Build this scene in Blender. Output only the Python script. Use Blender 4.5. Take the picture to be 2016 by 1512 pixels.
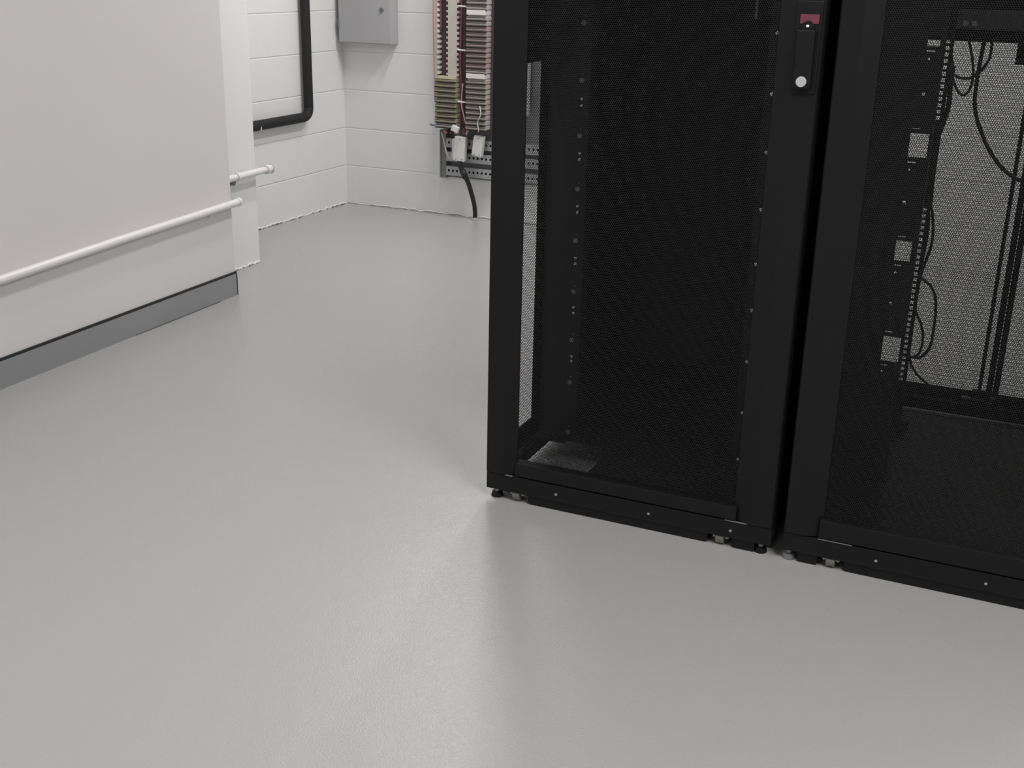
import bpy, bmesh, math, random
from mathutils import Vector, Matrix
random.seed(7)
for o in list(bpy.data.objects): bpy.data.objects.remove(o)
sc = bpy.context.scene
COL = sc.collection

# ------------------------------------------------------------------ camera
FPX = 2313.13552          # focal length in pixels of the 2016 x 1512 frame
PITCH, ROLL, YAW = 0.343232095, 0.0221408387, -0.425828230
H = 1.28                  # camera height in metres
cy, sy = math.cos(YAW), math.sin(YAW)
_f = Vector((sy, cy, 0)); _r = Vector((cy, -sy, 0)); _u = Vector((0, 0, 1))
_f2 = _f*math.cos(PITCH) - _u*math.sin(PITCH); _u2 = _u*math.cos(PITCH) + _f*math.sin(PITCH)
CR = _r*math.cos(ROLL) + _u2*math.sin(ROLL); CU = _u2*math.cos(ROLL) - _r*math.sin(ROLL); CF = _f2
cam_data = bpy.data.cameras.new('camera'); cam = bpy.data.objects.new('camera', cam_data); COL.objects.link(cam)
cam_data.sensor_width = 36; cam_data.lens = FPX/2016*36; cam_data.clip_start = .05
cam.matrix_world = Matrix(((CR.x, CU.x, -CF.x, 0), (CR.y, CU.y, -CF.y, 0), (CR.z, CU.z, -CF.z, H), (0, 0, 0, 1)))
sc.camera = cam
# ------------------------------------------------------------------ world, lights, exposure
w = bpy.data.worlds.new('world'); sc.world = w; w.use_nodes = True
w.node_tree.nodes['Background'].inputs[0].default_value = (.9, .95, 1, 1)
w.node_tree.nodes['Background'].inputs[1].default_value = .05
sc.view_settings.view_transform = 'Standard'; sc.view_settings.look = 'None'
sc.view_settings.exposure = 0.0; sc.view_settings.gamma = 1; sc.view_settings.use_curve_mapping = False
def area(name, loc, sx, sy_, power, color=(1, .99, 1), rz=0):
    l = bpy.data.lights.new(name, 'AREA'); l.shape = 'RECTANGLE'; l.size = sx; l.size_y = sy_; l.energy = power; l.color = color
    o = bpy.data.objects.new(name, l); COL.objects.link(o); o.location = loc; o.rotation_euler = (0, 0, rz); return o
# two rows of ceiling battens running front to back
area('fluorescent_lamp', (-1.62, 4.90, 2.62), .12, .7, 25)
area('fluorescent_lamp', (-2.35, 4.75, 2.62), .12, .7, 20)
area('fluorescent_lamp', (-1.55, 1.30, 2.62), .12, 1.2, 25)
area('fluorescent_lamp', (-1.55, -1.3, 2.62), .12, 1.2, 14)
area('fluorescent_lamp', (1.25, 4.55, 2.62), .12, 1.2, 18)
area('fluorescent_lamp', (0.75, 1.10, 2.62), .12, 1.2, 58)

# ------------------------------------------------------------------ materials
def mat(name, color, rough=.5, metal=0., spec=.5, coat=0., noise=None, bump=None):
    m = bpy.data.materials.new(name); m.use_nodes = True; nt = m.node_tree; b = nt.nodes['Principled BSDF']
    b.inputs['Base Color'].default_value = (*color, 1); b.inputs['Roughness'].default_value = rough
    b.inputs['Metallic'].default_value = metal; b.inputs['Specular IOR Level'].default_value = spec
    b.inputs['Coat Weight'].default_value = coat
    tc = nt.nodes.new('ShaderNodeTexCoord')
    if noise:      # (scale, amount) gentle wear in the colour
        n = nt.nodes.new('ShaderNodeTexNoise'); n.inputs['Scale'].default_value = noise[0]; n.inputs['Detail'].default_value = 4
        nt.links.new(tc.outputs['Object'], n.inputs['Vector'])
        mx = nt.nodes.new('ShaderNodeMix'); mx.data_type = 'RGBA'
        nt.links.new(n.outputs['Fac'], mx.inputs['Factor'])
        mx.inputs[6].default_value = (*[c*(1-noise[1]) for c in color], 1); mx.inputs[7].default_value = (*[min(1, c*(1+noise[1])) for c in color], 1)
        nt.links.new(mx.outputs[2], b.inputs['Base Color'])
    if bump:       # (scale, strength, distance)
        n2 = nt.nodes.new('ShaderNodeTexNoise'); n2.inputs['Scale'].default_value = bump[0]; n2.inputs['Detail'].default_value = 3
        nt.links.new(tc.outputs['Object'], n2.inputs['Vector'])
        bp = nt.nodes.new('ShaderNodeBump'); bp.inputs['Strength'].default_value = bump[1]; bp.inputs['Distance'].default_value = bump[2]
        nt.links.new(n2.outputs['Fac'], bp.inputs['Height']); nt.links.new(bp.outputs['Normal'], b.inputs['Normal'])
    return m

def block_mat(name, axis, off_h, color):
    """painted concrete blocks: courses 205 mm high, struck joints as bump"""
    m = mat(name, color, .55, noise=(3, .02)); nt = m.node_tree; b = nt.nodes['Principled BSDF']
    N, L = nt.nodes.new, nt.links.new
    tc = N('ShaderNodeTexCoord'); sp = N('ShaderNodeSeparateXYZ'); L(tc.outputs['Object'], sp.inputs[0])
    ad = N('ShaderNodeMath'); ad.operation = 'ADD'; L(sp.outputs[axis], ad.inputs[0]); ad.inputs[1].default_value = off_h
    az = N('ShaderNodeMath'); az.operation = 'ADD'; L(sp.outputs['Z'], az.inputs[0]); az.inputs[1].default_value = -.005 + .205*4
    cb = N('ShaderNodeCombineXYZ'); L(ad.outputs[0], cb.inputs[0]); L(az.outputs[0], cb.inputs[1])
    br = N('ShaderNodeTexBrick'); L(cb.outputs[0], br.inputs['Vector']); br.inputs['Scale'].default_value = 1
    br.inputs['Brick Width'].default_value = .41; br.inputs['Row Height'].default_value = .205
    br.inputs['Mortar Size'].default_value = .004; br.inputs['Mortar Smooth'].default_value = .7; br.offset = .5
    dv = N('ShaderNodeMath'); dv.operation = 'DIVIDE'; L(az.outputs[0], dv.inputs[0]); dv.inputs[1].default_value = .205
    fr = N('ShaderNodeMath'); fr.operation = 'FRACT'; L(dv.outputs[0], fr.inputs[0])
    sb = N('ShaderNodeMath'); sb.operation = 'SUBTRACT'; L(fr.outputs[0], sb.inputs[0]); sb.inputs[1].default_value = .5
    ab = N('ShaderNodeMath'); ab.operation = 'ABSOLUTE'; L(sb.outputs[0], ab.inputs[0])
    mr = N('ShaderNodeMapRange'); mr.interpolation_type = 'SMOOTHSTEP'; L(ab.outputs[0], mr.inputs['Value'])
    mr.inputs['From Min'].default_value = .474; mr.inputs['From Max'].default_value = .496; mr.inputs['To Min'].default_value = 0; mr.inputs['To Max'].default_value = 1
    wk = N('ShaderNodeMath'); wk.operation = 'MULTIPLY'; L(br.outputs['Fac'], wk.inputs[0]); wk.inputs[1].default_value = .22
    mxm = N('ShaderNodeMath'); mxm.operation = 'MAXIMUM'; L(wk.outputs[0], mxm.inputs[0]); L(mr.outputs[0], mxm.inputs[1])
    inv = N('ShaderNodeMath'); inv.operation = 'SUBTRACT'; inv.inputs[0].default_value = 1; L(mxm.outputs[0], inv.inputs[1])
    b1 = N('ShaderNodeBump'); b1.inputs['Strength'].default_value = .7; b1.inputs['Distance'].default_value = .003; L(inv.outputs[0], b1.inputs['Height'])
    n = N('ShaderNodeTexNoise'); n.inputs['Scale'].default_value = 60; n.inputs['Detail'].default_value = 4; L(tc.outputs['Object'], n.inputs['Vector'])
    b2 = N('ShaderNodeBump'); b2.inputs['Strength'].default_value = .25; b2.inputs['Distance'].default_value = .002
    L(n.outputs['Fac'], b2.inputs['Height']); L(b1.outputs['Normal'], b2.inputs['Normal']); L(b2.outputs['Normal'], b.inputs['Normal'])
    return m

def floor_mat():
    m = bpy.data.materials.new('grey_floor_paint'); m.use_nodes = True; nt = m.node_tree; b = nt.nodes['Principled BSDF']
    N, L = nt.nodes.new, nt.links.new
    tc = N('ShaderNodeTexCoord')
    n = N('ShaderNodeTexNoise'); n.inputs['Scale'].default_value = 1.3; n.inputs['Detail'].default_value = 3; L(tc.outputs['Object'], n.inputs['Vector'])
    mx = N('ShaderNodeMix'); mx.data_type = 'RGBA'; L(n.outputs['Fac'], mx.inputs['Factor'])
    mx.inputs[6].default_value = (.385, .382, .375, 1); mx.inputs[7].default_value = (.397, .397, .388, 1); L(mx.outputs[2], b.inputs['Base Color'])
    b.inputs['Roughness'].default_value = .27; b.inputs['Specular IOR Level'].default_value = .9
    n1 = N('ShaderNodeTexNoise'); n1.inputs['Scale'].default_value = 300; n1.inputs['Detail'].default_value = 2; L(tc.outputs['Object'], n1.inputs['Vector'])
    b1 = N('ShaderNodeBump'); b1.inputs['Strength'].default_value = .8; b1.inputs['Distance'].default_value = .0010; L(n1.outputs['Fac'], b1.inputs['Height'])
    n2 = N('ShaderNodeTexNoise'); n2.inputs['Scale'].default_value = 9; n2.inputs['Detail'].default_value = 2; L(tc.outputs['Object'], n2.inputs['Vector'])
    b2 = N('ShaderNodeBump'); b2.inputs['Strength'].default_value = .12; b2.inputs['Distance'].default_value = .01; L(n2.outputs['Fac'], b2.inputs['Height'])
    L(b1.outputs['Normal'], b2.inputs['Normal']); L(b2.outputs['Normal'], b.inputs['Normal'])
    return m

def perforated(name, color, pitch=.0046, hole=.82):
    """steel sheet punched with a hexagonal pattern of round holes (object X and Z)"""
    m = mat(name, color, .6, spec=.15); nt = m.node_tree; b = nt.nodes['Principled BSDF']; out = nt.nodes['Material Output']
    N, L = nt.nodes.new, nt.links.new
    tc = N('ShaderNodeTexCoord'); sp = N('ShaderNodeSeparateXYZ'); L(tc.outputs['Object'], sp.inputs[0])
    def M(op, a, c=None):
        q = N('ShaderNodeMath'); q.operation = op
        for i, v in enumerate((a, c)):
            if v is None: continue
            if isinstance(v, (int, float)): q.inputs[i].default_value = v
            else: L(v, q.inputs[i])
        return q.outputs[0]
    X = M('DIVIDE', sp.outputs['X'], pitch); Z = M('DIVIDE', sp.outputs['Z'], pitch*math.sqrt(3))
    def dist(ox, oz):
        fx = M('SUBTRACT', M('FRACT', M('ADD', X, ox+1000)), .5); fz = M('MULTIPLY', M('SUBTRACT', M('FRACT', M('ADD', Z, oz+1000)), .5), math.sqrt(3))
        return M('SQRT', M('ADD', M('MULTIPLY', fx, fx), M('MULTIPLY', fz, fz)))
    d = M('MINIMUM', dist(0, 0), dist(.5, .5))
    hole_mask = M('LESS_THAN', d, hole/2)
    tr = N('ShaderNodeBsdfTransparent'); ms = N('ShaderNodeMixShader')
    L(hole_mask, ms.inputs[0]); L(b.outputs[0], ms.inputs[1]); L(tr.outputs[0], ms.inputs[2]); L(ms.outputs[0], out.inputs['Surface'])
    return m

M_FLOOR = floor_mat()
M_BLOCK_L = block_mat('painted_block_left', 'Y', -5.09+.41*20, (.80, .80, .79))
M_BLOCK_B = block_mat('painted_block_back', 'X', 3.33+.41*20, (.80, .80, .79))
M_PARTITION = mat('partition_paint', (.73, .70, .69), .45, noise=(2, .012), bump=(90, .08, .001))
M_WHITE = mat('white_paint', (.80, .80, .785), .5, bump=(50, .25, .002))
M_PIPE = mat('white_pipe_paint', (.80, .775, .755), .35)
M_CEIL = mat('ceiling_paint', (.78, .78, .77), .8)
M_SKIRT = mat('grey_skirting_paint', (.27, .275, .28), .38, noise=(6, .04))
M_SEAL = mat('black_rubber', (.012, .012, .012), .5)
M_BLACK = mat('black_powder_coat', (.0070, .0070, .0073), .52, spec=.25, bump=(400, .1, .0004))
M_BLACKIN = mat('black_interior_paint', (.016, .016, .016), .6, spec=.25)
M_MESH = perforated('perforated_black_steel', (.018, .018, .018))
M_CABLE = mat('black_cable_jacket', (.010, .010, .010), .45)
M_DUCT = mat('black_foam_lagging', (.009, .009, .010), .7, bump=(120, .3, .002))
M_CAB = mat('grey_cabinet_enamel', (.42, .415, .42), .4, noise=(5, .03))
M_ZINC = mat('zinc_screw', (.85, .85, .83), .35, metal=.4)
M_BRIGHT = mat('bright_plated_screw', (.92, .92, .90), .3)
M_DULL = mat('dull_plug', (.30, .30, .30), .5)
M_NYLON = mat('grey_nylon', (.17, .165, .15), .4)
M_STEEL = mat('galvanised_steel', (.40, .41, .41), .42, metal=.35, noise=(14, .08))
M_STEELD = mat('dark_galvanised_steel', (.20, .205, .21), .5, metal=.3, noise=(12, .1))
M_IVORY = mat('ivory_plastic', (.50, .46, .33), .5, noise=(30, .08))
M_BEIGE = mat('beige_plastic', (.55, .50, .46), .5, noise=(30, .06))
M_PINKISH = mat('pinkish_plastic', (.50, .40, .38), .5, noise=(30, .08))
M_LABEL = mat('white_label', (.74, .72, .69), .5)
M_BROWN = mat('dark_brown_backing', (.085, .055, .055), .7, noise=(25, .3))
M_SALMON = mat('salmon_wire', (.55, .33, .29), .5)
M_MAROON = mat('maroon_wire', (.22, .06, .08), .5)
M_WIREW = mat('cream_wire', (.62, .56, .50), .5)
M_BOX = mat('white_terminal_plastic', (.72, .72, .70), .45)
M_BADGE = mat('pink_red_badge', (.17, .04, .065), .4)
M_LOCK = mat('pale_lock_disc', (.50, .50, .50), .35)
M_SLOT = mat('black_slot', (.01, .01, .01), .8)
M_PATCH = mat('grey_patch', (.045, .045, .045), .5)

# ------------------------------------------------------------------ mesh helpers
class MB:
    def __init__(s): s.bm = bmesh.new()
    def box(s, x0, x1, y0, y1, z0, z1, mi=0, rot=None):
        vs = [Vector((x, y, z)) for x in (x0, x1) for y in (y0, y1) for z in (z0, z1)]
        if rot:
            c = Vector(((x0+x1)/2, (y0+y1)/2, (z0+z1)/2)); vs = [c + rot @ (v-c) for v in vs]
        v = [s.bm.verts.new(q) for q in vs]
        for f in ((0, 1, 3, 2), (4, 6, 7, 5), (0, 4, 5, 1), (2, 3, 7, 6), (0, 2, 6, 4), (1, 5, 7, 3)):
            s.bm.faces.new([v[i] for i in f]).material_index = mi
        return s
    def prism(s, prof, z0, z1, axis='Z', mi=0):
        """extrude a closed outline; axis Z: outline in (x,y); X: outline in (y,z); Y: outline in (x,z)"""
        def P(p, t): return {'Z': (p[0], p[1], t), 'X': (t, p[0], p[1]), 'Y': (p[0], t, p[1])}[axis]
        a = [s.bm.verts.new(P(p, z0)) for p in prof]; b = [s.bm.verts.new(P(p, z1)) for p in prof]
        n = len(prof)
        s.bm.faces.new(a).material_index = mi; s.bm.faces.new(b[::-1]).material_index = mi
        for i in range(n): s.bm.faces.new((a[i], b[i], b[(i+1) % n], a[(i+1) % n])).material_index = mi
        return s
    def cyl(s, c, r, h, axis='Z', n=20, r2=None, mi=0):
        c = Vector(c); r2 = r if r2 is None else r2
        ax = {'X': Vector((1, 0, 0)), 'Y': Vector((0, 1, 0)), 'Z': Vector((0, 0, 1))}[axis] if isinstance(axis, str) else Vector(axis).normalized()
        p = ax.orthogonal().normalized(); q = ax.cross(p)
        A, B = [], []
        for i in range(n):
            t = 2*math.pi*i/n; d = p*math.cos(t)+q*math.sin(t)
            A.append(s.bm.verts.new(c+d*r)); B.append(s.bm.verts.new(c+ax*h+d*r2))
        s.bm.faces.new(A[::-1]).material_index = mi; s.bm.faces.new(B).material_index = mi
        for i in range(n): s.bm.faces.new((A[i], A[(i+1) % n], B[(i+1) % n], B[i])).material_index = mi
        return s
    def dome(s, c, r, axis, h, n=12):
        c = Vector(c); ax = Vector(axis).normalized(); p = ax.orthogonal().normalized(); q = ax.cross(p); rings = []
        for k in range(4):
            a = math.pi/2*k/4; rr = r*math.cos(a); hh = h*math.sin(a)
            rings.append([s.bm.verts.new(c+ax*hh+(p*math.cos(2*math.pi*i/n)+q*math.sin(2*math.pi*i/n))*rr) for i in range(n)])
        top = s.bm.verts.new(c+ax*h); s.bm.faces.new(rings[0][::-1])
        for k in range(3):
            for i in range(n): s.bm.faces.new((rings[k][i], rings[k][(i+1) % n], rings[k+1][(i+1) % n], rings[k+1][i]))
        for i in range(n): s.bm.faces.new((rings[3][i], rings[3][(i+1) % n], top))
        return s
    def tube(s, pts, r, n=10, smooth=6, closed=False):
        P = [Vector(p) for p in pts]
        if smooth > 1 and len(P) > 2:
            Q = []
            E = [P[0]*2-P[1]] + P + [P[-1]*2-P[-2]]
            for i in range(1, len(E)-2):
                for k in range(smooth):
                    t = k/smooth; a, b, c, d = E[i-1], E[i], E[i+1], E[i+2]
                    Q.append(.5*((2*b)+(c-a)*t+(2*a-5*b+4*c-d)*t*t+(3*b-a-3*c+d)*t**3))
            Q.append(P[-1]); P = Q
        rs = r if callable(r) else (lambda t: r)
        rings = []; tan0 = (P[1]-P[0]).normalized(); nrm = tan0.orthogonal().normalized()
        for i, p in enumerate(P):
            t = (P[min(i+1, len(P)-1)]-P[max(i-1, 0)]).normalized()
            nrm = (nrm - t*nrm.dot(t)).normalized(); bn = t.cross(nrm); R = rs(i/(len(P)-1))
            rings.append([s.bm.verts.new(p+(nrm*math.cos(2*math.pi*k/n)+bn*math.sin(2*math.pi*k/n))*R) for k in range(n)])
        for a, b in zip(rings, rings[1:]):
            for k in range(n): s.bm.faces.new((a[k], a[(k+1) % n], b[(k+1) % n], b[k])).smooth = True
        s.bm.faces.new(rings[0][::-1]); s.bm.faces.new(rings[-1])
        return s
    def plate(s, a0, a1, b0, b1, t0, t1, holes, plane='XZ'):
        """a plate a0..a1 by b0..b1, thick t0..t1, with real rectangular holes (a0,a1,b0,b1)"""
        eps = 1e-6
        A = sorted({round(v, 5) for v in [a0, a1]+[h[i] for h in holes for i in (0, 1)] if a0-eps <= v <= a1+eps})
        B = sorted({round(v, 5) for v in [b0, b1]+[h[i] for h in holes for i in (2, 3)] if b0-eps <= v <= b1+eps})
        def P(a, b, t): return {'XZ': (a, t, b), 'YZ': (t, a, b), 'XY': (a, b, t)}[plane]
        V = {}
        def vert(i, j, k):
            if (i, j, k) not in V: V[i, j, k] = s.bm.verts.new(P(A[i], B[j], (t0, t1)[k]))
            return V[i, j, k]
        solid = {}
        for i in range(len(A)-1):
            for j in range(len(B)-1):
                ca, cb = (A[i]+A[i+1])/2, (B[j]+B[j+1])/2
                solid[i, j] = not any(h[0] < ca < h[1] and h[2] < cb < h[3] for h in holes)
        for (i, j), ok in solid.items():
            if not ok: continue
            s.bm.faces.new([vert(i, j, 0), vert(i+1, j, 0), vert(i+1, j+1, 0), vert(i, j+1, 0)])
            s.bm.faces.new([vert(i, j, 1), vert(i, j+1, 1), vert(i+1, j+1, 1), vert(i+1, j, 1)])
            for di, dj, (p, q) in ((-1, 0, ((0, 0), (0, 1))), (1, 0, ((1, 1), (1, 0))), (0, -1, ((1, 0), (0, 0))), (0, 1, ((0, 1), (1, 1)))):
                if not solid.get((i+di, j+dj), False):
                    s.bm.faces.new([vert(i+p[0], j+p[1], 0), vert(i+q[0], j+q[1], 0), vert(i+q[0], j+q[1], 1), vert(i+p[0], j+p[1], 1)])
        return s
    def build(s, name, m, parent=None, bevel=0, smooth=False):
        me = bpy.data.meshes.new(name)
        bmesh.ops.recalc_face_normals(s.bm, faces=s.bm.faces)
        if smooth:
            for f in s.bm.faces: f.smooth = True
        s.bm.to_mesh(me); s.bm.free()
        for q in (m if isinstance(m, (list, tuple)) else [m]): me.materials.append(q)
        o = bpy.data.objects.new(name, me); COL.objects.link(o)
        if parent: o.parent = parent
        if bevel:
            b = o.modifiers.new('bevel', 'BEVEL'); b.width = bevel; b.segments = 2; b.limit_method = 'ANGLE'; b.angle_limit = math.radians(50)
        return o
def tag(o, label, cat, group=None, kind=None):
    if label: o['label'] = label
    if cat: o['category'] = cat
    if group: o['group'] = group
    if kind: o['kind'] = kind
    return o
def empty(name, loc, rz=0):
    o = bpy.data.objects.new(name, None); COL.objects.link(o); o.location = loc; o.rotation_euler = (0, 0, rz); o.empty_display_size = .1; return o
def struct(o): o['kind'] = 'structure'; return o
def ray_to(px, py, p0, n):
    """the point of a real surface (through p0, normal n) that the photo shows at this pixel"""
    r = CR*((px-1008)/FPX) - CU*((py-756)/FPX) + CF; C = Vector((0, 0, H))
    return C + r*((Vector(p0)-C).dot(Vector(n))/r.dot(Vector(n)))

# ------------------------------------------------------------------ room shell
LX, BY = -3.564, 5.569        # block walls: left plane, back plane
struct(MB().box(-5, 3.6, -3.2, 6, -.1, 0).build('floor', M_FLOOR))
struct(MB().box(-5, 3.6, -3.2, 6, 2.7, 2.8).build('ceiling', M_CEIL))
struct(MB().box(LX-.2, 3.6, BY, BY+.2, 0, 2.7).build('wall_back', M_BLOCK_B))
struct(MB().box(LX-.2, LX, 4.0, BY, 0, 2.7).build('wall_left', M_BLOCK_L))
struct(MB().box(3.4, 3.6, -3.2, BY, 0, 2.7).build('wall_right', M_WHITE))
struct(MB().box(-4, 3.6, -3.2, -3.0, 0, 2.7).build('wall_front', M_WHITE))
struct(MB().box(LX-.02, -3.158, 3.55, 4.205, 0, 2.7).build('trim_1', M_WHITE, bevel=.004))      # the painted pillar
# partition, running from the camera side to its free end beside the pillar
PB = Vector((-2.9136, 3.7119, 0)); PD = Vector((-.03598, .99935, 0)); PN = Vector((.99935, .03598, 0))
part_rz = math.atan2(PD.y, PD.x)-math.pi/2
def part_obj(o): o.location = PB; o.rotation_euler = (0, 0, part_rz); return o
# local frame of the partition: x = out of the wall, y = along it (0 at the free end), z up
struct(part_obj(MB().box(-.14, 0, -6.7, 0, 0, 2.7).build('wall_partition', M_PARTITION, bevel=.002)))
bb = struct(part_obj(MB().box(0, .007, -6.7, -.002, 0, .088).build('baseboard_left', M_SKIRT)))
sl = MB().box(0, .006, -6.7, .001, .088, .097).box(0, .008, -.004, .001, 0, .088).build('gap_shade_strip', M_SEAL, bb)  # black strip painted in for the shadowed gap along the skirting
struct(part_obj(MB().tube([(.007, -.62, .0015), (.009, -.45, .002), (.008, -.3, .002), (.009, -.12, .0015)], .0016, n=6).build('trim_2', mat('grey_crack', (.12, .12, .12), .7))))
# ragged bead of white paint where the block walls meet the floor
def bead(name, p0, p1, nrm, rad=.0052):
    mb = MB(); p0 = Vector(p0); p1 = Vector(p1); n = 90; pts = []
    for i in range(n+1):
        p = p0.lerp(p1, i/n) + Vector(nrm)*random.uniform(-.001, .006); p.z = random.uniform(.001, .009); pts.append(p)
    return struct(mb.tube(pts, lambda t: rad, n=6, smooth=2).build(name, M_WHITE))
bead('trim_3', (LX, 4.2, 0), (LX, BY, 0), (1, 0, 0))
bead('trim_4', (LX, BY, 0), (-1.0, BY, 0), (0, -1, 0), .0035)
bead('trim_5', (-3.158, 3.6, 0), (-3.158, 4.2, 0), (1, 0, 0))

# ------------------------------------------------------------------ wall pipes
t = part_obj(empty('long_wall_pipe', (0, 0, 0)))
MB().tube([(.018, -6.6, .31), (.018, -1.2, .343), (.018, -.66, .359), (.018, 0, .373), (.018, .018, .374)], .0145, n=16, smooth=1).build('pipe', M_PIPE, t)
MB().cyl((.018, .016, .374), .0165, .014, 'Y').build('end_cap', M_PIPE, t, bevel=.002)
MB().box(0, .02, -.16, -.146, .345, .356).build('clip', M_PIPE, t, bevel=.002)
for k in (1.5, 2.9):
    MB().box(0, .02, -k, -k+.02, .325, .335).build('clip', M_PIPE, t, bevel=.002)
tag(t, 'long white painted pipe running low along the left partition above its grey skirting', 'pipe')
t = empty('short_wall_pipe', (-3.158, 4.0, .41))
MB().tube([(.03, -.35, -.012), (.03, .03, -.003), (.03, .25, .0)], .0145, n=16, smooth=3).build('pipe', M_PIPE, t)
MB().cyl((.03, .235, 0), .0205, .018, 'Y').build('collar', M_PIPE, t, bevel=.002)
MB().cyl((.03, .256, .0), .0165, .018, 'Y').cyl((.03, .272, 0), .023, .012, 'Y', r2=.016).build('end_flange', M_PIPE, t, bevel=.002)
MB().cyl((.03, .2535, 0), .0172, .003, 'Y').build('seal_ring', M_STEELD, t)
MB().cyl((.03, .028, -.003), .0185, .016, 'Y').build('coupling', M_PIPE, t, bevel=.002)
MB().cyl((0, .018, -.026), .014, .028, 'X', r2=.010).build('bracket', M_STEELD, t, bevel=.001)
tag(t, 'short white pipe crossing the pillar face, ending in a round flange past its edge', 'pipe')
# black lagged pipe on the left block wall
t = empty('lagged_pipe', (LX, 5.175, .517))
r = .0245; xx = .032
pts = [(xx, -.95, -.004), (xx, -.47, 0), (xx, -.1, 0), (xx, -.05, 0), (xx, -.025, .006), (xx, -.008, .020), (xx, 0, .045), (xx, 0, .09), (xx, 0, .5), (xx, 0, 1.0), (xx, 0, 2.18)]
MB().tube(pts, r, n=18, smooth=4).build('lagging', M_DUCT, t)
MB().cyl((xx+.0, -.455, 0), r+.0012, .006, 'Y', n=18).build('joint_tape', M_DUCT, t)
MB().box(xx+r-.006, xx+r+.002, -.445, -.440, -.022, -.002).build('staple', M_ZINC, t, bevel=.001)
for z in (.62, 1.4):
    MB().box(0, xx+.004, -.012, .012, z, z+.012).build('clip', M_SEAL, t, bevel=.001)
tag(t, 'black lagged pipe dropping down the white block wall and bending left at its foot', 'pipe')

# ------------------------------------------------------------------ grey cabinet on the back wall
cx0, cx1, cyf, cz0, cz1 = -3.540, -3.225, BY-.082, .871, 1.46
t = empty('wall_cabinet', ((cx0+cx1)/2, BY, cz0))
def L_(x, y, z): return (x-(cx0+cx1)/2, y-BY, z-cz0)
wd = (cx1-cx0)/2; hh = cz1-cz0
MB().box(-wd, wd, -.078, 0, 0, hh).build('body', M_CAB, t, bevel=.004)
MB().box(-wd+.004, wd-.001, -.083, -.079, .004, hh-.004).build('door', M_CAB, t, bevel=.002)
lk = MB().cyl((wd-.048, -.083, .172), .012, -.006, 'Y').box(wd-.050, wd-.046, -.091, -.089, .164, .180).build('lock', M_STEELD, t, bevel=.001)
for z in (.08, hh-.1): MB().cyl((-wd+.003, -.083, z), .005, .04, 'Z').build('hinge', M_STEELD, t)
tag(t, 'grey metal wall cabinet with a small round lock hanging in the back corner', 'cabinet')

# ------------------------------------------------------------------ distribution frame on the back wall
YF = BY-.04
def bk(px, py, off=.04): return ray_to(px, py, (0, BY-off, 0), (0, 1, 0))
FX = -2.65; FZ = .2
t = empty('distribution_frame', (FX, BY, 0))
def fx(px, off=.04, py=200): return bk(px, py, off).x-FX
def fz(py, px=910, off=.04): return bk(px, py, off).z
X0, X1 = -.300, .330
MB().box(X0, X0+.034, -.045, 0, .205, .455).build('side_channel', M_STEELD, t, bevel=.001)
MB().box(X0-.002, X0+.003, -.052, 0, .205, .455).build('side_flange', M_STEEL, t)
MB().box(X0+.03, X1, -.006, 0, .205, 1.6).build('backing_plate', M_STEELD, t)
for z0 in (.222, .297, .368):
    holes = []; x = X0+.045
    while x < X1-.02:
        holes.append((x, x+.0105, z0+.018, z0+.030)); x += .0242
    rl = MB().plate(X0+.034, X1, z0, z0+.044, -.045, -.041, holes).box(X0+.034, X1, -.045, -.01, z0-.002, z0+.0).box(X0+.034, X1, -.045, -.01, z0+.044, z0+.046)
    rl.build('punched_rail', M_STEEL, t)
    MB().box(X0+.034, X1, -.025, -.02, z0+.002, z0+.042).build('rail_backing', M_SLOT, t)
# brown backing and combs (left column, above the ivory block)
zt = 1.55
MB().box(X0+.005, .01, -.052, -.030, .47, zt).build('brown_backing', M_BROWN, t)
cb = MB().box(-.236, -.186, -.085, -.052, .728, zt)
z = .735
while z < zt-.01:
    cb.box(-.188, -.176, -.085, -.055, z, z+.013); cb.box(-.246, -.234, -.085, -.055, z+.004, z+.014); z += .0255
cb.build('comb_strip', M_BEIGE, t, bevel=.001)
z = .742
while z < 1.2:
    MB().box(-.296, -.288, -.088, -.052, z, z+.012).build('comb_tooth', M_LABEL, t); z += .0255
MB().box(-.300, -.296, -.085, -.045, .47, zt).build('left_cheek', M_BEIGE, t)
# ivory block: nine connection modules
def module(x0, x1, z, h, m, yf=-.115):
    mb = MB().box(x0, x1, yf, -.05, z, z+h*.66).box(x0+.003, x1-.003, yf+.012, -.05, z+h*.66, z+h)
    n = int((x1-x0)/.008)
    mb.box(x0-.001, x1+.001, yf-.004, yf, z+h*.24, z+h*.40)
    o = mb.build('connection_module', [m], t, bevel=.0008)
    MB().box(x0-.001, x1+.001, yf-.0045, yf+.01, z-.004, z+.0008).build('slot', M_SLOT, o)
    MB().box(x0-.0005, x1+.0005, yf-.0052, yf+.01, z+h*.47, z+h*.55).build('wire_slot', M_BROWN, o)
    return o
h = .0255; z = .478
for k in range(10):
    module(-.293, -.178, z, h, M_BEIGE if k < 1 else M_IVORY); z += h
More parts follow.
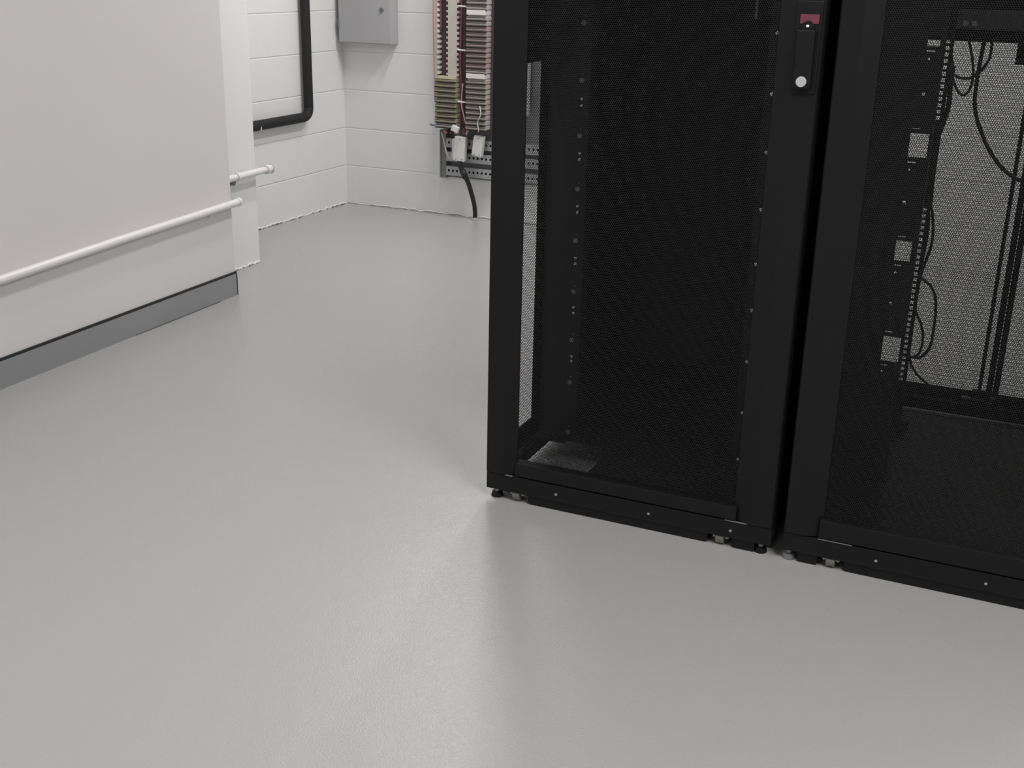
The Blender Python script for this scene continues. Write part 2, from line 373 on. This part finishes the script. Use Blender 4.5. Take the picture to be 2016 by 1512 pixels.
# right column: three banks with white label holders
z = .478
seq = []
while z < 1.46:
    seq.append(z)
    lab = abs(z-.733) < .012 or abs(z-1.039) < .012
    if lab:
        MB().box(-.112, -.010, -.124, -.05, z, z+.0235).build('label_holder', M_LABEL, t, bevel=.001)
        z += .0255
    else:
        module(-.116, -.008, z, h, M_PINKISH if .78 < z < .97 else M_BEIGE); z += h
for zz in (.61, .865, 1.075, 1.29):
    MB().tube([(-.178, -.055, zz), (-.170, -.10, zz+.002), (-.145, -.112, zz+.002), (-.120, -.10, zz+.001), (-.116, -.055, zz)], .004, n=8, smooth=4).build('wire_ring', M_LABEL, t)
MB().box(.025, .21, -.075, -.045, .56, 1.5).build('cover_panel', M_CAB, t, bevel=.003)
MB().box(X0-.022, X0+.012, -.09, -.05, .50, .60).build('side_plate', M_LABEL, t, bevel=.004)
MB().tube([(-.300, -.11, .482), (-.322, -.115, .490), (-.316, -.10, .480)], .005, n=8).build('spring_clip', M_STEELD, t)
tag(t, 'wall distribution frame with ivory and pinkish connection modules on punched steel rails', 'distribution frame')
# wires: salmon run down the left edge, maroon pair between the columns, loose tails
def wire(name, pts, r, m, label, group):
    o = MB().tube(pts, r, n=7, smooth=5).build(name, m, t); o['label'] = label
    return o
wire('salmon_wire', [(-.318, -.075, 1.5), (-.322, -.08, 1.1), (-.318, -.085, .9), (-.314, -.085, .75), (-.311, -.085, .58)], .0035, M_SALMON, 'outer salmon wire running down the left edge of the distribution frame', None)
wire('salmon_wire', [(-.308, -.092, 1.5), (-.311, -.094, 1.1), (-.306, -.095, .9), (-.305, -.094, .66)], .004, M_SALMON, 'inner salmon wire beside the comb teeth of the distribution frame', None)
wire('maroon_wire', [(-.284, -.066, 1.5), (-.286, -.07, 1.1), (-.283, -.07, .95)], .006, M_MAROON, 'maroon wire behind the left comb teeth near the top of the picture', None)
wire('maroon_wire', [(-.165, -.07, 1.5), (-.166, -.075, 1.0), (-.169, -.075, .8), (-.160, -.07, .62), (-.15, -.07, .50)], .0055, M_MAROON, 'maroon wire running between the two module columns', None)
wire('cream_wire', [(-.155, -.075, .70), (-.16, -.08, .60), (-.145, -.085, .55), (-.13, -.08, .49), (-.122, -.07, .458)], .003, M_WIREW, 'cream wire hanging loose between the module columns', None)
wire('cream_wire', [(-.03, -.13, .60), (-.022, -.135, .56), (-.04, -.132, .52), (-.035, -.13, .48), (-.045, -.115, .470)], .003, M_WIREW, 'cream wire looping in front of the lowest pinkish modules', None)
wire('cream_wire', [(-.285, -.06, .445), (-.262, -.075, .40), (-.245, -.08, .345), (-.232, -.070, .318), (-.226, -.06, .312)], .0045, M_WIREW, 'cream wire slanting down across the side channel of the distribution frame', None)
for k in range(6):
    x = -.25+.025*k
    wire('tail_wire', [(x, -.07, .475), (x+random.uniform(-.01, .01), -.085, .450), (x+random.uniform(-.012, .012), -.08, .45), (x+random.uniform(-.015, .015), -.06, .440)], .0045, (M_SALMON, M_MAROON, M_WIREW)[k % 3], 'short wire tail under the modules', None)
# white terminal boxes hooked on the rails
def tbox(cx_, cz_, w_, h_, tilt, label, depth=.03, y=-.075, small=False):
    e = empty('terminal_box', (FX+cx_, BY+y, cz_), 0); e.rotation_euler = (0, tilt, 0)
    MB().box(-w_/2, w_/2, -depth, 0, -h_/2, h_/2).build('housing', M_BOX, e, bevel=.003)
    if not small:
        MB().box(-w_/2-.001, -w_/2+.004, -depth-.002, 0, -h_/2+.004, h_/2-.01).build('hinge_edge', M_BOX, e, bevel=.001)
        for (a, b) in ((-.25, -.42), (.3, -.4), (0, .40)):
            MB().cyl((a*w_, -depth, b*h_), .0028, -.0015, 'Y', n=10).build('screw', M_STEELD, e)
        MB().box(-w_/2+.006, w_/2-.006, -.04+.04, .012, -h_/2+.01, h_/2-.01).build('back_clip', M_STEEL, e)
    return tag(e, label, 'terminal box')
tbox(-.158, .372, .062, .125, .06, 'white terminal box above the thick black cable on the distribution frame')
tbox(-.195, .365, .024, .110, .03, 'narrow white terminal box left of the one with the black cable', depth=.028, y=-.062)
tbox(-.053, .395, .052, .105, .12, 'tilted white terminal box hanging under the pinkish modules beside the rack')
tbox(-.165, .478, .040, .030, .35, 'tiny tilted white plug between the module columns', depth=.02, y=-.126, small=True)
# thick black cable from the box to the floor
P = [(-.165, -.085, .318), (-.158, -.095, .29), (-.140, -.09, .245), (-.118, -.08, .20), (-.102, -.07, .14), (-.090, -.06, .08), (-.087, -.055, .03), (-.090, -.05, 0.012)]
t = empty('floor_cable', (FX-.09, BY-.05, 0))
MB().tube([(a+.09, b+.05, c) for a, b, c in P], lambda u: .0125-.001*u, n=12).build('jacket', M_CABLE, t)
MB().tube([(-.148+.09, -.09+.05, .262), (-.128+.09, -.085+.05, .222)], .0165, n=12, smooth=1).build('tape_wrap', M_SEAL, t)
MB().cyl((0, 0, 0), .024, .012, 'Z', r2=.015).build('floor_gland', mat('grey_mastic', (.33, .33, .32), .6), t, bevel=.003)
tag(t, 'thick black cable dropping from the white terminal box into the floor', 'cable')

# ------------------------------------------------------------------ server racks
AR = 0.00950066769
UD = Vector((math.cos(AR), math.sin(AR), 0)); ND = Vector((-math.sin(AR), math.cos(AR), 0))
RP = Vector((-.898*H, 1.9168*H, 0))     # refined below
RP = ray_to(977, 983, (0, 0, 0), (0, 0, 1)); RP.z = 0
def rk(px, py, d):
    """rack-row coordinates (u along the fronts, d behind them, z) of what the photo shows at this pixel, d behind the fronts"""
    q = ray_to(px, py, RP+ND*d, ND); return ((q-RP).dot(UD), d, q.z)
Zt = 2.0
def stile(u0, u1, inner_right=True, z0=.072, z1=1.99):
    """door stile with a sloped inner edge"""
    w_ = u1-u0
    pr = [(u0, .034), (u0, .004), (u0+.003, .0), (u0+w_*.55, .0), (u1, .014), (u1, .018), (u0+w_*.45, .034)]
    if not inner_right: pr = [(u0+u1-a, b) for a, b in pr]
    return pr, z0, z1
def caster(parent, u, d):
    e = MB().box(u-.020, u+.020, d-.012, d+.018, .052, .060).box(u-.018, u-.013, d-.009, d+.012, .016, .054).box(u+.013, u+.018, d-.009, d+.012, .016, .054).build('caster', M_STEEL, parent, bevel=.001)
    MB().cyl((u-.010, d, .0192), .0187, .020, 'X', n=24).build('wheel', M_NYLON, e, bevel=.002)
    MB().cyl((u-.019, d, .0192), .005, .038, 'X', n=12).build('axle', M_ZINC, e)
def foot(parent, u, d, m=None):
    e = MB().cyl((u, d, .001), .016, .012, 'Z', r2=.013).build('levelling_foot', m or M_BLACK, parent, bevel=.001)
    MB().cyl((u, d, .013), .006, .022, 'Z', n=12).build('threaded_stem', M_STEEL, e)

def rack(name, uc, W, label):
    """everything is built in (u, d, z) of the rack row, about the rack's own centre line"""
    e = empty(name, RP + UD*uc, AR); tag(e, label, 'server rack', 'black server racks standing in a row')
    return e
# ---- rack 1
U0, U1 = -.030, .695; UC = (U0+U1)/2; W2 = (U1-U0)/2
def s(u): return u-UC
R1 = rack('server_rack', UC, W2*2, 'black server rack with closed mesh front door, left of the pair')
d1 = MB()
for a in (stile(s(U0), s(.050)), stile(s(.602), s(U1), False)): d1.prism(*a)
d1.box(s(.05), s(.61), .002, .034, .074, .108).box(s(.05), s(.61), .002, .034, 1.93, 1.988)
d1 = d1.build('front_door', M_BLACK, R1, bevel=.0012)
MB().box(s(.046), s(.61), .0158, .0170, .10, 1.94).build('mesh_panel', M_MESH, d1)
hd = MB().box(s(.638), s(.690), -.004, .002, 1.045, 1.225).box(s(.645), s(.681), -.018, -.004, 1.055, 1.17).build('handle', M_BLACK, d1, bevel=.004)
MB().cyl((s(.6635), -.018, 1.0700), .0105, -.005, 'Y', n=28).build('lock_disc', M_LOCK, hd, bevel=.001)
a = rk(1578, 29, 0); b = rk(1612, 47, 0)
MB().box(s(.647), s(.684), -.0062, -.0035, 1.181, 1.199).build('badge', M_BADGE, hd)
MB().cyl((s(.663), -.0045, 1.174), .013, -.003, 'Y', n=24).build('pivot', M_BLACK, hd, bevel=.001)
MB().dome((s(.663), -.0075, 1.1765), .0035, (0, -1, .6), .002).build('pivot_screw', M_ZINC, hd)
# base frame, plus black skirts standing in for the shade under the rack
MB().box(s(U0), s(U1), .004, .009, .026, .070).box(s(U0), s(U1), .009, .05, .066, .070).box(s(.082), s(.545), .009, .012, .002, .07).box(s(.605), s(.658), .009, .012, .002, .07).box(s(U0)+.004, s(U1)-.004, .047, .050, .003, .068).box(s(U0), s(U0)+.03, .05, 1.02, .030, .066).box(s(U1)-.03, s(U1), .05, 1.02, .030, .066).box(s(U0), s(U1), 1.02, 1.068, .026, .070).build('base_frame', M_BLACK, R1, bevel=.002)
for ua, ub in ((.022, .042), (.585, .637)): MB().box(s(ua), s(ub), .0015, .006, .0702, .0716).build('glint_strip', M_STEELD, R1)  # thin grey strips stand in for glints below the door
for u, z in ((.16, .045), (.40, .045), (.60, .045)): MB().dome((s(u), .004, z), .0035, (0, -1, 0), .0015).build('base_screw', M_DULL, R1)
MB().plate(s(U0)+.002, s(U1)-.002, .052, 1.018, .0665, .0685, [(s(-.026), s(.20), .115, .270), (s(.075), s(.20), .26, .292)], 'XY').build('bottom_plate', M_BLACKIN, R1)
# side panels: the left one has a tall cable slot just behind the front post
MB().plate(.036, 1.062, .066, 1.985, s(U0), s(U0)+.002, [(.150, .284, .120, 1.058)], 'YZ').build('side_panel', M_BLACK, R1)
MB().box(s(U1)-.002, s(U1), .036, 1.062, .066, 1.985).build('side_panel', M_BLACK, R1)
MB().box(s(U0), s(U1), .0, 1.07, 1.99, 2.0).build('roof_panel', M_BLACK, R1, bevel=.002)
MB().box(s(U0)+.001, s(U1)-.001, 1.064, 1.07, .068, 1.988).build('rear_panel', M_BLACKIN, R1)
def angle_rail(parent, ua, ub, d, z0, z1, holes_u, name='mounting_rail', extra=[], back=None):
    hs = list(extra); z = z0+.03
    k = 0
    if holes_u is not None:
        while z < min(z1-.02, 1.3):
            if not .70 < z < .915: hs.append((holes_u-.0045, holes_u+.0045, z, z+.0095))
            z += .01588
    mb = MB().plate(ua, ub, z0, z1, d, d+.002, hs)
    if back: mb.box(*back)
    return mb.build(name, M_BLACKIN, parent)
rl = angle_rail(R1, s(-.026), s(.084), .33, .069, 1.985, None, back=(s(.082), s(.084), .33, .37, .069, 1.985))
rr = angle_rail(R1, s(.508), s(.690), .36, .069, 1.985, None, back=(s(.508), s(.510), .36, .40, .069, 1.985))
rl['label'] = 'left mounting rail with paired zinc screws'
for z in (1.149, 1.013, .878, .744, .610, .474, .341, .222, .078):
    MB().cyl((s(.0615), .33, z), .0062, -.003, 'Y', n=16).build('plug', M_DULL, rl)
    MB().dome((s(.064), .33, z+.0165), .0022, (0, -1, 0), .002).build('small_screw', M_DULL, rl)
for za, zb in ((.968, .952), (.834, .819), (.700, .684), (.564, .549), (.431, .416), (.295, .282)):
    for z in (za, zb): MB().dome((s(.063), .33, z), .0040, (-.2, -1, .5), .0035).build('rail_screw', M_BRIGHT, rl)
for z in (1.143, 1.006, .870, .733, .597, .479, .344, .205, .075):
    MB().dome((s(.527), .36, z), .0052, (-.2, -1, .3), .003).build('rail_screw', M_BRIGHT, rr)
MB().box(s(.475), s(.481), .34, .346, 1.172, 1.40).build('vertical_strip', M_NYLON, rr)
for i in (0, 1):
    u = (s(U0)+.012, s(U1)-.012)[i]
    MB().box(u-.01, u+.01, .036, .046, .07, 1.985).build('front_post', M_BLACKIN, R1)
    MB().box(u-.01, u+.01, 1.045, 1.062, .07, 1.985).build('rear_post', M_BLACKIN, R1)
for u in (.050, .575):
    caster(R1, s(u), .024); caster(R1, s(u), .98)
for u in (U0+.022, U1-.025):
    foot(R1, s(u), .024); foot(R1, s(u), 1.04)
# ---- rack 2
V0, VC = .722, 1.100; V1 = 2*VC-V0
def v(u): return u-VC
R2 = rack('server_rack', VC, V1-V0, 'black server rack cut by the right edge, cables and rear mesh doors visible inside')
d2 = MB()
for a in (stile(v(V0), v(.806)), stile(v(2*VC-.806), v(V1), False)): d2.prism(*a)
d2.box(v(.80), v(2*VC-.80), .002, .034, .074, .118).box(v(.80), v(2*VC-.80), .002, .034, 1.93, 1.988)
d2 = d2.build('front_door', M_BLACK, R2, bevel=.0012)
MB().box(v(.80), v(2*VC-.80), .016, .0172, .11, 1.94).build('mesh_panel', M_MESH, d2)
MB().box(v(V0), v(V1), .004, .009, .026, .070).box(v(V0), v(V1), .009, .05, .066, .070).box(v(.862), v(2*VC-.862), .009, .012, .002, .07).box(v(.758), v(.802), .009, .012, .002, .07).box(v(V0)+.004, v(V1)-.004, .047, .050, .003, .068).box(v(V0), v(V0)+.03, .05, 1.02, .030, .066).box(v(V1)-.03, v(V1), .05, 1.02, .030, .066).box(v(V0), v(V1), 1.02, 1.068, .050, .095).build('base_frame', M_BLACK, R2, bevel=.002)  # base frame; its black skirts stand in for shade beneath this rack
for u in (.93, 1.16): MB().dome((v(u), .004, .045), .0035, (0, -1, 0), .0015).build('base_screw', M_DULL, R2)
MB().box(v(V0), v(V0)+.002, .036, 1.062, .066, 1.985).build('side_panel', M_BLACK, R2)
MB().box(v(V1)-.002, v(V1), .036, 1.062, .066, 1.985).build('side_panel', M_BLACK, R2)
MB().box(v(V0), v(V1), .0, 1.07, 1.99, 2.0).build('roof_panel', M_BLACK, R2, bevel=.002)
MB().box(v(V0)+.002, v(V1)-.002, .052, .975, .0665, .0685).build('bottom_plate', M_BLACKIN, R2)
for ua, ub in ((.80, .875),): MB().box(v(ua), v(ub), .0015, .006, .0702, .0716).build('glint_strip', M_STEELD, R2)  # same painted glint under the second door
MB().box(v(.862), v(V1)-.03, .967, .975, .0685, .0765).build('light_line', M_STEELD, R2, bevel=.001)  # grey strip added to draw the thin line of light at the rear
MB().box(v(.755), v(.79), .955, .975, .0685, .0765).build('corner_glint', M_STEELD, R2, bevel=.001)  # small grey block painted in as a glint near the rear corner
MB().box(v(1.02), v(1.085), 1.030, 1.046, .1105, .1125).build('sill_glint', M_STEELD, R2)  # grey sliver painted in as a glint on the rear sill
# front filler + mounting rails; left filler has the cable cut-outs
cut = []
for (ua, ub, z0, z1) in ((.861, .887, 1.131, 1.150), (.851, .891, .890, .943), (.851, .886, .652, .699), (.851, .891, .408, .470)):
    cut += [(v(ua), v(ub), z0, z1), (v(ua+.001), v(ua+.018), z0-.0125, z0-.0095), (v(ua+.004), v(ua+.009), z0-.030, z0-.025), (v(ua+.002), v(ua+.009), z0-.105, z0-.099)]
    if z1 < 1.1: cut.append((v(ua+.002), v(ua+.020), z1+.009, z1+.0115))
cut = [c for c in cut]
angle_rail(R2, v(V0)+.004, v(.897), .33, .10, 1.985, None, name='mounting_rail', extra=cut, back=(v(.895), v(.897), .33, .36, .10, 1.985))
angle_rail(R2, v(2*VC-.897), v(V1)-.004, .33, .10, 1.985, None, back=(v(2*VC-.897), v(2*VC-.895), .33, .36, .10, 1.985))
angle_rail(R2, v(.853), v(.880), .80, .10, 1.985, v(.866), name='rear_mounting_rail', back=(v(.853), v(.855), .80, .84, .10, 1.985))
angle_rail(R2, v(2*VC-.880), v(2*VC-.853), .80, .10, 1.985, v(2*VC-.866), name='rear_mounting_rail', back=(v(2*VC-.855), v(2*VC-.853), .80, .84, .10, 1.985))
MB().box(v(V0)+.002, v(.90), .28, .33, .07, .10).box(v(V0)+.002, v(.90), .78, .82, .07, .10).build('rail_foot', M_BLACKIN, R2)
# rear split doors
def rear_door(ua, ub, inner_is_b):
    fr = MB().box(v(ua), v(ub), 1.062, 1.072, .088, .125).box(v(ua), v(ub), 1.062, 1.072, 1.108, 1.30).box(v(ua), v(ub), 1.062, 1.072, 1.95, 1.985)
    wi = .017; wo = .050
    a, b = (wo, wi) if inner_is_b else (wi, wo)
    fr.box(v(ua), v(ua)+a, 1.055, 1.074, .098, 1.985).box(v(ub)-b, v(ub), 1.055, 1.074, .098, 1.985)
    o = fr.build('rear_door', M_BLACKIN, R2, bevel=.001)
    MB().box(v(ua)+.01, v(ub)-.01, 1.064, 1.0652, .12, 1.96).build('mesh_panel', M_MESH, o)
    return o
dl = rear_door(V0, 1.1010, True); dr = rear_door(1.1020, V1, False)
MB().cyl((v(1.066), 1.050, .125), .0055, .93, 'Z', n=10).build('locking_rod', M_BLACKIN, dl)
MB().box(v(1.048), v(1.118), 1.036, 1.058, .112, .135).build('rod_guide', M_BLACKIN, dl, bevel=.001)
MB().box(v(1.022), v(1.085), 1.030, 1.060, 1.055, 1.14).build('lock_case', M_BLACKIN, dl, bevel=.002)
MB().box(v(1.100), v(1.114), 1.030, 1.036, .118, .126).build('strike_plate', M_STEEL, dl)
# shelf unit mounted near the top of the window
eq = MB().box(v(.872), v(1.325), .80, 1.00, 1.150, 1.194).build('patch_unit', M_PATCH, R2, bevel=.002)
for u in (.895, .915): MB().box(v(u), v(u+.012), .796, .80, 1.158, 1.170).build('socket', M_DULL, eq)
for i, u in enumerate((V0+.012, V1-.012)):
    MB().box(v(u)-.01, v(u)+.01, .036, .046, .07, 1.985).build('front_post', M_BLACKIN, R2)
    MB().box(v(u)-.01, v(u)+.01, 1.045, 1.054, .07, 1.985).build('rear_post', M_BLACKIN, R2)
for u in (.832, 2*VC-.832):
    caster(R2, v(u), .024); caster(R2, v(u), .98)
for u in (V0+.014, V1-.022): foot(R2, v(u), .024, M_STEELD if u < 1 else None); foot(R2, v(u), 1.04)

# ---- cables inside rack 2 (own things)
def cable(name, pxs, d, r, label, dd=None):
    L = [rk(a, b, d+(dd[i] if dd else .0)) for i, (a, b) in enumerate(pxs)]
    W = [RP+UD*u+ND*q+Vector((0, 0, z)) for u, q, z in L]
    o = MB().tube([p-W[0] for p in W], r, n=8).build(name, M_CABLE); o.location = W[0]
    return tag(o, label, 'cable', 'black power cables hanging inside the right rack')
cable('power_cable', [(1907, 62), (1909, 85), (1914, 115), (1916, 145), (1911, 172), (1899, 187), (1887, 181), (1878, 163), (1874, 135), (1874, 110)], .90, .0035, 'small loop of thin black cable at the top left of the right rack window')
cable('power_cable', [(1954, 62), (1953, 85), (1949, 112), (1938, 132), (1925, 145), (1908, 154), (1893, 154), (1880, 149), (1868, 140)], .91, .0035, 'thin black cable swinging from the top across to the left rail of the right rack')
cable('power_cable', [(1940, 62), (1937, 85), (1929, 125), (1923, 160), (1919, 200), (1922, 228), (1930, 255), (1942, 285), (1958, 312), (1976, 334), (1999, 351), (2012, 356)], .93, .0052, 'thick black cable curving down to the centre bar of the right rack')
cable('power_cable', [(1873, 120), (1871, 160), (1868, 205), (1858, 240), (1848, 265), (1842, 285), (1838, 320), (1835, 360), (1831, 400)], .86, .0065, 'thick black cable strapped down the left rail, upper half of the right rack')
cable('power_cable', [(1878, 130), (1874, 160), (1869, 200), (1860, 235), (1850, 262), (1845, 290), (1840, 330), (1834, 372)], .875, .0045, 'second black cable beside the strapped one in the upper right rack')
cable('power_cable', [(1829, 370), (1831, 395), (1836, 425), (1837, 455), (1833, 485), (1824, 510), (1815, 535), (1808, 560)], .88, .0040, 'short black cable bowing out from the left rail at mid height')
cable('power_cable', [(1826, 385), (1828, 430), (1824, 470), (1817, 505), (1812, 540), (1806, 575), (1800, 610), (1792, 660), (1788, 700)], .865, .0045, 'straight black cable hugging the left rail, lower half of the right rack')
cable('power_cable', [(1808, 535), (1816, 549), (1829, 559), (1838, 574), (1842, 592), (1841, 625), (1837, 655), (1832, 680), (1820, 698), (1804, 705), (1788, 700)], .92, .0040, 'large black cable loop low on the left rail of the right rack')
cable('power_cable', [(1800, 600), (1806, 622), (1813, 638), (1817, 658), (1815, 680), (1808, 697), (1798, 703)], .93, .0036, 'inner black cable loop inside the large low loop')
cable('power_cable', [(1790, 695), (1793, 716), (1800, 730), (1812, 744), (1826, 756), (1836, 768)], .93, .0036, 'black cable tail running down to the rear sill of the right rack')
